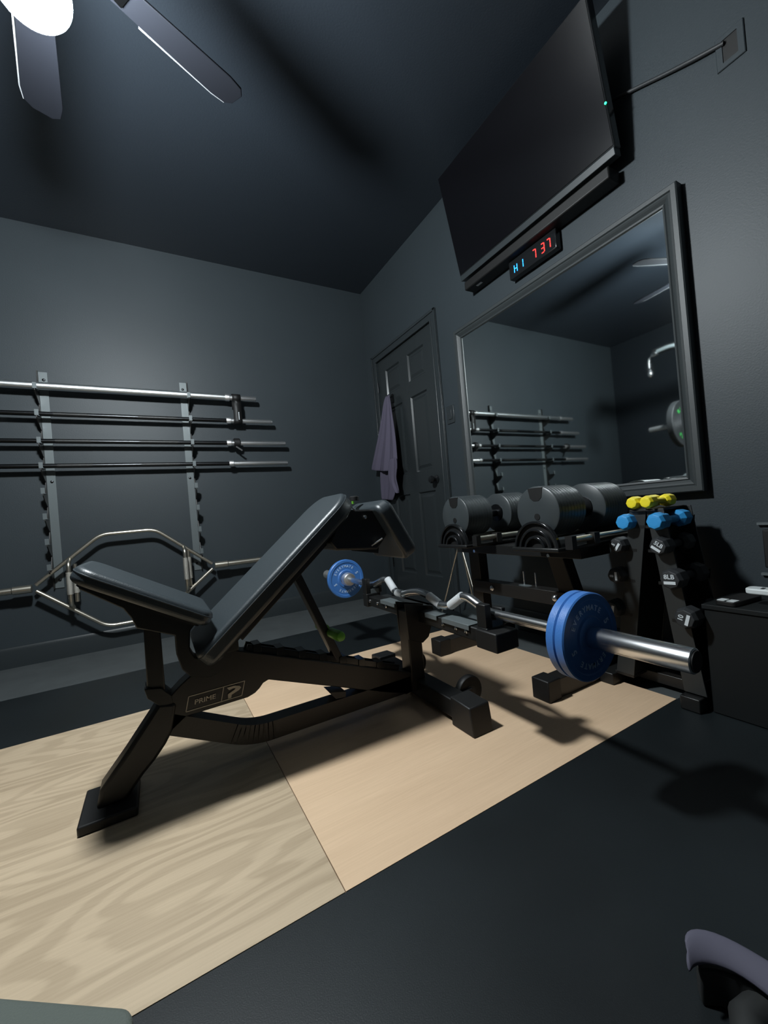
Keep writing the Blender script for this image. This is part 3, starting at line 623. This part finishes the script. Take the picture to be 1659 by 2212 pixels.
# ------------------------------------------------------------------ adjustable dumbbells on their stand
sd = thing('dumbbell_stand', 'black steel stand carrying the two large adjustable dumbbells', 'dumbbell stand', (-0.36,-1.91,0))
for y in (-1.595, -2.220):
    b = BM(); box(b, (-0.560,y-0.030,0.0015), (-0.100,y+0.030,0.070)); ft = obj('foot', b, BROWNBLK, sd, bevel=0.003)
    sub_('rubber_cap', box(BM(), (-0.622,y-0.037,0.0015), (-0.555,y+0.037,0.078)), RBLK, ft, bevel=0.004)
for ya_, yb_ in ((-1.690, -1.610), (-2.160, -2.222)):
    b = BM(); beam(b, (-0.385,ya_,0.505), (-0.300,yb_,0.06), 0.072, 0.055, (1,0,0)); obj('leg', b, BROWNBLK, sd, bevel=0.003)
b = BM(); box(b, (-0.395,-1.655,0.288), (-0.335,-2.205,0.345)); lb = obj('lower_beam', b, BROWNBLK, sd, bevel=0.002)
for y, z in ((-1.785,0.318),(-2.135,0.318)):
    b = BM(); lathe(b, (-0.395,y,z), (-1,0,0), [(0,0.0125),(0.005,0.0125),(0.010,0.008),(0.012,0.003)], 16); sub_('bolt', b, CHROME, lb)
b = BM(); lathe(b, (-0.365,-1.96,0.345), (0,0,1), [(0,0.034),(0.001,0.034)], 28)
for v in b.verts: v.co.x = -0.365+(v.co.x+0.365)*0.55
sub_('oval_sticker', b, GREYSTEEL, lb)
for y in (-1.945, -2.010):
    b = BM(); tube(b, [(-0.352,y,0.345),(-0.352,y,0.405)], 0.0045, 10); sub_('upright_pin', b, CHROME, lb)
b = BM(); box(b, (-0.44,-1.60,0.490), (-0.26,-2.30,0.532)); obj('top_beam', b, BLACK, sd, bevel=0.003)
for y, z in ((-1.735,0.492),(-2.16,0.490)):
    b = BM(); lathe(b, (-0.44,y,z+0.008), (-1,0,0), [(0,0.008),(0.006,0.007)], 12); obj('bolt', b, CHROME, sd)

def dumbbell(yc_, label):
    """large adjustable dumbbell along x with both heads"""
    zc_ = 0.676; R = 0.094
    t = thing('adjustable_dumbbell', label, 'dumbbell', (-0.35,yc_,zc_-R), 'adjustable dumbbells on the stand')
    for xa, s in ((-0.560, 1), (-0.140, -1)):
        prof = [(0,0.03),(0,R-0.004),(0.003,R)]
        L = 0.152; n = 9
        for k in range(1, n):
            a = L*k/n; prof += [(a-0.0010,R),(a,R-0.0022),(a+0.0010,R)]
        prof += [(L-0.003,R),(L,R-0.004),(L,0.03)]
        b = BM(); lathe(b, (xa,yc_,zc_), (s,0,0), prof, 64); hd = obj('plate_stack', b, DUMB, t)
        b = BM(); prism(b, [(-0.033,0.088),(-0.026,0.052),(-0.012,0.040),(0.012,0.040),(0.026,0.052),(0.033,0.088)], (xa-s*0.0012,yc_,zc_), (0,1,0), (0,0,1), 0.0024); sub_('notch', b, RBLK, hd)
        b = BM(); lathe(b, (xa-s*0.002,yc_,zc_-0.018), (s,0,0), [(0,0.012),(0.004,0.012)], 20); sub_('lock_hole', b, RBLK, hd)
    b = BM(); lathe(b, (-0.412,yc_,zc_), (1,0,0), [(0,0.042),(0.010,0.042),(0.014,0.018),(0.04,0.0195),(0.062,0.021),(0.085,0.0195),(0.110,0.018),(0.114,0.042),(0.124,0.042)], 32); obj('handle', b, BLKMETAL, t)
    # cradle under the dumbbell, part of its own dock
    k = thing('dumbbell_dock', label.replace('adjustable dumbbell', 'curved cradle under the dumbbell') , 'dumbbell cradle', (-0.35,yc_,0.532), 'cradles on the dumbbell stand')
    for xa, s in ((-0.585, 1), (-0.115, -1)):
        for i in range(3):
            r0 = 0.098-0.026*i; b = BM(); zb = 0.541
            pts = [(yc_+r0*math.cos(math.radians(a)), zb+r0*1.05*math.sin(math.radians(a))) for a in range(0, 181, 10)]
            pts += [(yc_+(r0-0.009)*math.cos(math.radians(a)), zb+(r0-0.009)*1.05*math.sin(math.radians(a))) for a in range(180, -1, -10)]
            prism(b, pts, (xa-s*0.003*i,0,0), (0,1,0), (0,0,1), s*0.016 if False else (0.016 if s > 0 else -0.016)); obj('cradle_arch', b, GLOSSBLK, k, bevel=0.002)
        b = BM(); pts = [(yc_+0.095*math.cos(math.radians(a)), 0.541+0.098*math.sin(math.radians(a))) for a in range(0, 181, 10)]
        prism(b, pts, (xa+s*0.012,0,0), (0,1,0), (0,0,1), s*0.005); obj('cradle_back', b, RBLK, k)
    b = BM(); box(b, (-0.595,yc_-0.104,0.533), (-0.105,yc_+0.104,0.548)); obj('cradle_base', b, BLACK, k, bevel=0.004)
    for sy in (0.075, -0.118):
        b = BM(); tube(b, [(-0.53,yc_+sy if sy > 0 else yc_+sy,0.572),(-0.17,yc_+sy,0.572)], 0.0115, 16); rl = obj('chrome_rail', b, NICKEL, k)
        b = BM(); box(b, (-0.435,yc_+sy-0.016,0.548), (-0.405,yc_+sy+0.016,0.588)); sub_('rail_clamp', b, RBLK, rl)
        for xx in (-0.545,-0.155): sub_('rail_bracket', box(BM(), (xx-0.012,yc_+sy-0.014,0.540), (xx+0.012,yc_+sy+0.014,0.586)), RBLK, rl)
    return t, k
t_, k_ = dumbbell(-1.752, 'large ribbed black adjustable dumbbell on the left side of the stand')
k_['label'] = 'black arched cradle under the left adjustable dumbbell'
t_, k_ = dumbbell(-2.222, 'large ribbed black adjustable dumbbell on the right side of the stand')
k_['label'] = 'black arched cradle under the right adjustable dumbbell'

# tripod behind the stand
tp = thing('tripod', 'thin legged tripod standing in the corner behind the dumbbell stand', 'tripod', (-0.16,-1.30,0))
b = BM(); lathe(b, (-0.16,-1.29,0.50), (0,0,1), [(0,0.016),(0.05,0.018),(0.06,0.010),(0.13,0.010)], 16); obj('tripod_head', b, RBLK, tp)
for x, y in ((-0.22,-1.10), (-0.10,-1.33), (-0.22,-1.52)):
    b = BM(); tube(b, [(-0.16,-1.29,0.515),(x,y,0.004)], 0.0055, 10); lg = obj('leg', b, NICKEL, tp)

# ------------------------------------------------------------------ A-frame rack of small dumbbells
ar_ = thing('dumbbell_tree', 'black A shaped dumbbell rack beside the right wall', 'dumbbell rack', (-0.21,-2.45,0))
for ya_, yb_, fy in ((-2.437,-2.340,-2.281), (-2.492,-2.566,-2.560)):
    for x0, x1 in ((-0.302,-0.296), (-0.120,-0.114)):
        b = BM(); prism(b, [(ya_+0.028,0.655),(ya_-0.028,0.655),(yb_-0.032,0.05),(yb_+0.032,0.05)], (x0,0,0), (0,1,0), (0,0,1), x1-x0); obj('leg_plate', b, LEGM, ar_, bevel=0.001)
    s = 1 if yb_ > -2.46 else -1
    b = BM(); prism(b, [(ya_-s*0.026,0.655),(ya_-s*0.020,0.655),(yb_-s*0.022,0.05),(yb_-s*0.028,0.05)], (-0.296,0,0), (0,1,0), (0,0,1), 0.176); obj('leg_web', b, BLACK, ar_)
    b = BM(); box(b, (-0.330,fy-0.028,0.0015), (-0.070,fy+0.028,0.045)); obj('foot', b, BLACK, ar_, bevel=0.003)
b = BM(); box(b, (-0.215,-2.309,0.012), (-0.185,-2.532,0.050)); box(b, (-0.300,-2.300,0.040), (-0.116,-2.370,0.052)); obj('cross_brace', b, BROWNBLK, ar_, bevel=0.002)
b = BM(); box(b, (-0.315,-2.415,0.648), (-0.105,-2.500,0.656)); obj('top_tray', b, RBLK, ar_, bevel=0.002)
spots = []
def hexbell(y, z, r, m_, name, label, group, txt=None, rot=0.0, L=0.205, xf=-0.345, sides=8):
    t = thing(name, label, 'dumbbell', (xf+L/2,y,z-r), group)
    hl = L*0.33
    for s, xa in ((1, xf), (-1, xf+L)):
        b = BM(); lathe(b, (xa,y,z), (s,0,0), [(0,r*0.5),(0.001,r*0.80),(hl*0.22,r),(hl*0.80,r),(hl,r*0.62)], sides)
        hd = obj('head', b, m_, t, smooth=False, bevel=0.0015)
        if s == 1 and txt:
            b = BM(); c_, s_ = math.cos(rot), math.sin(rot)
            def pl(u, v, w_): return (xa-0.0011-w_, y-(u*c_-v*s_), z+(u*s_+v*c_))
            text_pts(b, txt, r*0.58, lambda u, v, w_: pl(u, v+r*0.26, w_)); 
            vv = [b.verts.new(pl(u, v, w_)) for w_ in (0, 0.0008) for u, v in ((-r*0.5,-r*0.42),(r*0.5,-r*0.42),(r*0.5,-r*0.14),(-r*0.5,-r*0.14))]
            for f in ((0,1,2,3),(7,6,5,4),(0,4,5,1),(1,5,6,2),(2,6,7,3),(3,7,4,0)): b.faces.new([vv[i] for i in f])
            sub_('weight_label', b, WHITE, hd, smooth=False)
    b = BM(); tube(b, [(xf+hl*0.8,y,z),(xf+L-hl*0.8,y,z)], max(0.011, r*0.42), 14); obj('handle', b, m_, t)
    # hook carrying it, belongs to the rack
    if z < 0.64:
        s = 1 if y > -2.45 else -1
        for xx in (-0.300,-0.116):
            b = BM(); hw = max(0.011, r*0.42); pts = [(y-s*(r+0.02), z-hw-0.012),(y-s*(r+0.02), z-hw-0.002),(y-s*hw*1.0, z-hw-0.001),(y+s*hw*0.6, z-hw-0.001),(y+s*(hw+0.003), z+0.006),(y+s*(hw+0.008), z+0.006),(y+s*(hw+0.004), z-hw-0.012)]
            prism(b, pts, (xx-0.003 if xx < -0.2 else xx-0.003,0,0), (0,1,0), (0,0,1), 0.006)
            obj('hook', b, BLACK, ar_)
    return t
G = 'small dumbbells on the A shaped rack'
hexbell(-2.432, 0.680, 0.0225, YEL, 'dumbbell', 'left yellow dumbbell on top of the A shaped rack', G, L=0.175, xf=-0.330)
hexbell(-2.478, 0.680, 0.0225, YEL, 'dumbbell', 'right yellow dumbbell on top of the A shaped rack', G, L=0.175, xf=-0.330)
hexbell(-2.404, 0.614, 0.0290, SKY, 'dumbbell', 'sky blue dumbbell on the left top hooks of the rack', G, L=0.19)
hexbell(-2.508, 0.614, 0.0300, SKY, 'dumbbell', 'sky blue dumbbell on the right top hooks of the rack', G, L=0.21)
hexbell(-2.372, 0.531, 0.0300, GREYD, 'dumbbell', 'charcoal dumbbell with white mark just below the left blue one', G, '5', 1.0)
hexbell(-2.512, 0.531, 0.0315, GREYD, 'dumbbell', 'charcoal dumbbell with white mark just below the right blue one', G, '5LB', -0.6)
hexbell(-2.357, 0.420, 0.0300, GREYD, 'dumbbell', 'charcoal dumbbell third down on the left of the A rack', G, '8', 1.6)
hexbell(-2.540, 0.424, 0.0350, GREYD, 'dumbbell', 'charcoal dumbbell third down on the right of the A rack', G, '8LB', 0.05)
hexbell(-2.332, 0.295, 0.0340, GREYD, 'dumbbell', 'charcoal dumbbell lowest on the left of the A rack', G, '10', 1.4)
hexbell(-2.572, 0.303, 0.0350, GREYD, 'dumbbell', 'charcoal dumbbell lowest on the right of the A rack', G, '10', 1.3)

# ------------------------------------------------------------------ low cabinet at the right with remotes
cb = thing('low_cabinet', 'low matt black cabinet against the right wall beside the rack', 'cabinet', (-0.15,-3.0,0))
obj('body', box(BM(), (-0.285,-2.603,0.0015), (-0.022,-3.45,0.330)), CABM, cb, bevel=0.003)
obj('top', box(BM(), (-0.290,-2.598,0.330), (-0.020,-3.455,0.345)), CABM, cb, bevel=0.002)
rm = thing('remote_control', 'black remote with two white end buttons on the low cabinet', 'remote control', (-0.2,-2.70,0.345))
b = BM(); U = Vector((0.85,-0.10,0)).normalized(); V = Vector((0.10,0.85,0)).normalized()
prism(b, rrect(0.15,0.055,0.01,4), (-0.205,-2.665,0.3455), U, V, 0.014); obj('body', b, RBLK, rm, bevel=0.002)
for o_ in (-0.013, 0.013):
    b = BM(); prism(b, rrect(0.030,0.021,0.003,3,-0.056,o_), (-0.205,-2.665,0.3595), U, V, 0.0015); obj('button', b, WHITEP, rm)
wr = thing('remote_control', 'white remote lying on a stand at the right edge', 'remote control', (-0.2,-2.80,0.345))
b = BM(); prism(b, rrect(0.048,0.17,0.016,5), (-0.210,-2.775,0.380), (1,0,0), (0,1,0), 0.017); obj('body', b, WHITEP, wr, bevel=0.004, seg=3)
for k in range(4):
    b = BM(); prism(b, rrect(0.020,0.008,0.002,3), (-0.214,-2.730-0.020*k,0.397), (1,0,0), (0,1,0), 0.001); obj('button', b, GREYD, wr)
b = BM(); prism(b, rrect(0.036,0.10,0.008,4), (-0.210,-2.80,0.3455), (1,0,0), (0,1,0), 0.034); obj('battery_hump', b, WHITEP, wr, bevel=0.002)
wb = thing('wall_bracket', 'small black wall bracket with grey strips at the right edge', 'bracket', (0,-2.75,0.5))
obj('body', box(BM(), (-0.030,-2.680,0.43), (0,-2.86,0.555)), RBLK, wb, bevel=0.003)
for z in (0.575, 0.405): obj('grey_strip', box(BM(), (-0.012,-2.662,z-0.004), (0,-2.86,z+0.004)), GREYSTEEL, wb)

# ------------------------------------------------------------------ near floor clutter at the frame edge
st = thing('padded_strap', 'lavender padded strap with black lining at the bottom right corner', 'strap', (-1.13,-2.98,0))
A_ = [(-1.172,-2.924,0.068),(-1.164,-2.916,0.074),(-1.150,-2.913,0.077),(-1.134,-2.918,0.077),(-1.118,-2.934,0.076),(-1.108,-2.956,0.075),(-1.100,-2.985,0.073),(-1.094,-3.020,0.070),(-1.090,-3.060,0.064)]
B_ = [(-1.186,-2.934,0.052),(-1.178,-2.934,0.057),(-1.164,-2.940,0.060),(-1.152,-2.950,0.060),(-1.142,-2.966,0.060),(-1.137,-2.985,0.058),(-1.136,-3.008,0.055),(-1.137,-3.035,0.050),(-1.139,-3.065,0.042)]
b = BM(); g = []
for a, c in zip(A_, B_):
    a, c = Vector(a), Vector(c); mm = (a+c)/2 + Vector((0,0,0.006)); g.append([b.verts.new(p) for p in (a, (a+mm)/2+Vector((0,0,0.002)), mm, (mm+c)/2+Vector((0,0,0.002)), c)])
for a, c in zip(g, g[1:]):
    for k in range(4): b.faces.new((a[k], a[k+1], c[k+1], c[k]))
sp = obj('strap', b, LAV, st); sp.modifiers.new('s', 'SOLIDIFY').thickness = 0.006; sp.modifiers.new('u', 'SUBSURF').render_levels = 1
b = BM(); ol = [(-1.168,-2.936),(-1.150,-2.922),(-1.132,-2.930),(-1.118,-2.950),(-1.106,-2.990),(-1.098,-3.06),(-1.130,-3.065),(-1.128,-3.00),(-1.136,-2.968),(-1.150,-2.950)]
prism(b, ol, (0,0,0.0), (1,0,0), (0,1,0), 0.050); obj('strap_lining', b, SHOEBLK, st, bevel=0.004)
b = BM(); tube(b, [(-1.215,-3.03,0.022),(-1.190,-3.000,0.024),(-1.160,-2.985,0.025),(-1.130,-2.990,0.025),(-1.105,-3.010,0.024),(-1.09,-3.045,0.022)], 0.021, 14); obj('heel_loop', b, SHOEBLK, st)

b = BM(); prism(b, rrect(0.34,0.30,0.035,8,-0.17,-0.15), (-1.840,-2.528,0.002), Vector((0.80,-0.60,0)).normalized(), Vector((0.60,0.80,0)).normalized(), 0.035)
tag(obj('foam_block', b, MATG, bevel=0.008, seg=3), 'grey green foam block corner at the bottom left edge', 'foam block')

# ------------------------------------------------------------------ squat rack and barbell seen only in the mirror
SX = -2.55
rk = thing('squat_rack', 'black squat rack reflected in the mirror', 'squat rack', (SX,-2.2,0))
for y in (-1.66, -2.78):
    b = BM(); box(b, (SX-0.09,y-0.035,0.0015), (SX-0.02,y+0.035,2.10)); up = obj('upright', b, BLACK, rk, bevel=0.003)
    b = BM(); box(b, (SX-0.35,y-0.035,0.0015), (SX+0.12,y+0.035,0.05)); obj('foot', b, BLACK, rk, bevel=0.003)
    b = BM(); box(b, (SX-0.02,y-0.03,1.285), (SX+0.045,y+0.03,1.297)); box(b, (SX+0.035,y-0.03,1.285), (SX+0.045,y+0.03,1.34)); obj('bar_hook', b, BLACK, rk, bevel=0.002)
b = BM(); box(b, (SX-0.09,-1.62,2.04), (SX-0.02,-2.82,2.10)); obj('crossbeam', b, BLACK, rk, bevel=0.003)
b = BM(); beam(b, (SX-0.055,-1.64,2.06), (SX-0.055,-1.16,2.06), 0.05, 0.05); obj('side_arm', b, BLACK, rk, bevel=0.003)
bb = thing('olympic_barbell', 'loaded barbell racked on the squat rack, reflected in the mirror', 'barbell', (SX,-2.2,1.312))
b = BM(); tube(b, [(SX+0.012,-1.54,1.312),(SX+0.012,-2.90,1.312)], 0.0142, 18); obj('shaft', b, CHROME, bb)
for yi, ye, d in ((-1.52,-1.10,1), (-2.92,-3.34,-1)):
    b = BM(); lathe(b, (SX+0.012,yi-d*0.02,1.312), (0,d,0), [(0,0.02),(0,0.036),(0.025,0.036),(0.028,0.0249),(0.44,0.0249)], 24); obj('sleeve', b, BRIGHT, bb)
bp_ = thing('bumper_plate', 'black bumper plate with green lettering, reflected in the mirror', 'weight plate', (SX,-1.43,1.312))
b = BM(); lathe(b, (SX+0.012,-1.395,1.312), (0,1,0), [(0,0.0255),(0,0.07),(0.006,0.08),(0.006,0.185),(0,0.195),(0,0.209),(0.004,0.213),(0.046,0.213),(0.05,0.209),(0.05,0.0255)], 64); dsc = obj('rubber_disc', b, GREYD, bp_)
b = BM()
for wd_, mid in (('TRAINING', 205), ('45', 110), ('LB', 60), ('45', 300)): sub_('raised_lettering', arc_text(BM(), wd_, 0.050, SX+0.012, -1.391, 1.312, 0.130, mid, 0.002), GREENPRINT, dsc, smooth=False)
# cable attachment hanging from the arm
ch = thing('cable_handle', 'chrome carabiner and drop handle hanging, reflected in the mirror', 'cable attachment', (SX+0.05,-1.2,1.95))
b = BM(); tube(b, fillet([(SX+0.0,-1.40,2.035),(SX+0.02,-1.33,2.045),(SX+0.03,-1.23,2.035)], 0.03), 0.018, 12); obj('strap', b, GREYSTEEL, ch)
b = BM(); lathe(b, (SX+0.03,-1.235,2.025), (0,1,-0.2), [(0,0.010),(0.01,0.026),(0.03,0.028),(0.05,0.020),(0.06,0.008)], 18); obj('swivel', b, CHROME, ch)
b = BM(); tube(b, fillet([(SX+0.03,-1.18,2.015),(SX+0.03,-1.155,1.99),(SX+0.03,-1.150,1.93),(SX+0.03,-1.152,1.90)], 0.02), 0.009, 10); obj('carabiner', b, CHROME, ch)
b = BM(); lathe(b, (SX+0.03,-1.155,1.895), (0,0,-1), [(0,0.006),(0.03,0.018),(0.055,0.024),(0.075,0.018),(0.085,0.006)], 18); obj('drop_handle', b, CHROME, ch)
bl = thing('bumper_plate', 'pale rimmed weight plate stored low on the rack, reflected in the mirror', 'weight plate', (SX,-1.36,0.72))
b = BM(); lathe(b, (SX-0.055,-1.44,0.70), (0,1,0), [(0,0.0255),(0,0.165),(0.004,0.17),(0.05,0.17),(0.054,0.165),(0.054,0.0255)], 56); obj('rubber_disc', b, RBLK, bl)
b = BM(); lathe(b, (SX-0.055,-1.38,0.70), (0,1,0), [(0,0.0255),(0,0.150),(0.002,0.155),(0.03,0.155),(0.032,0.150),(0.032,0.0255)], 56); obj('steel_rim', b, GREYSTEEL, bl)
b = BM(); tube(b, [(SX-0.055,-1.63,0.70),(SX-0.055,-1.28,0.70)], 0.0245, 18); obj('storage_peg', b, CHROME, rk)
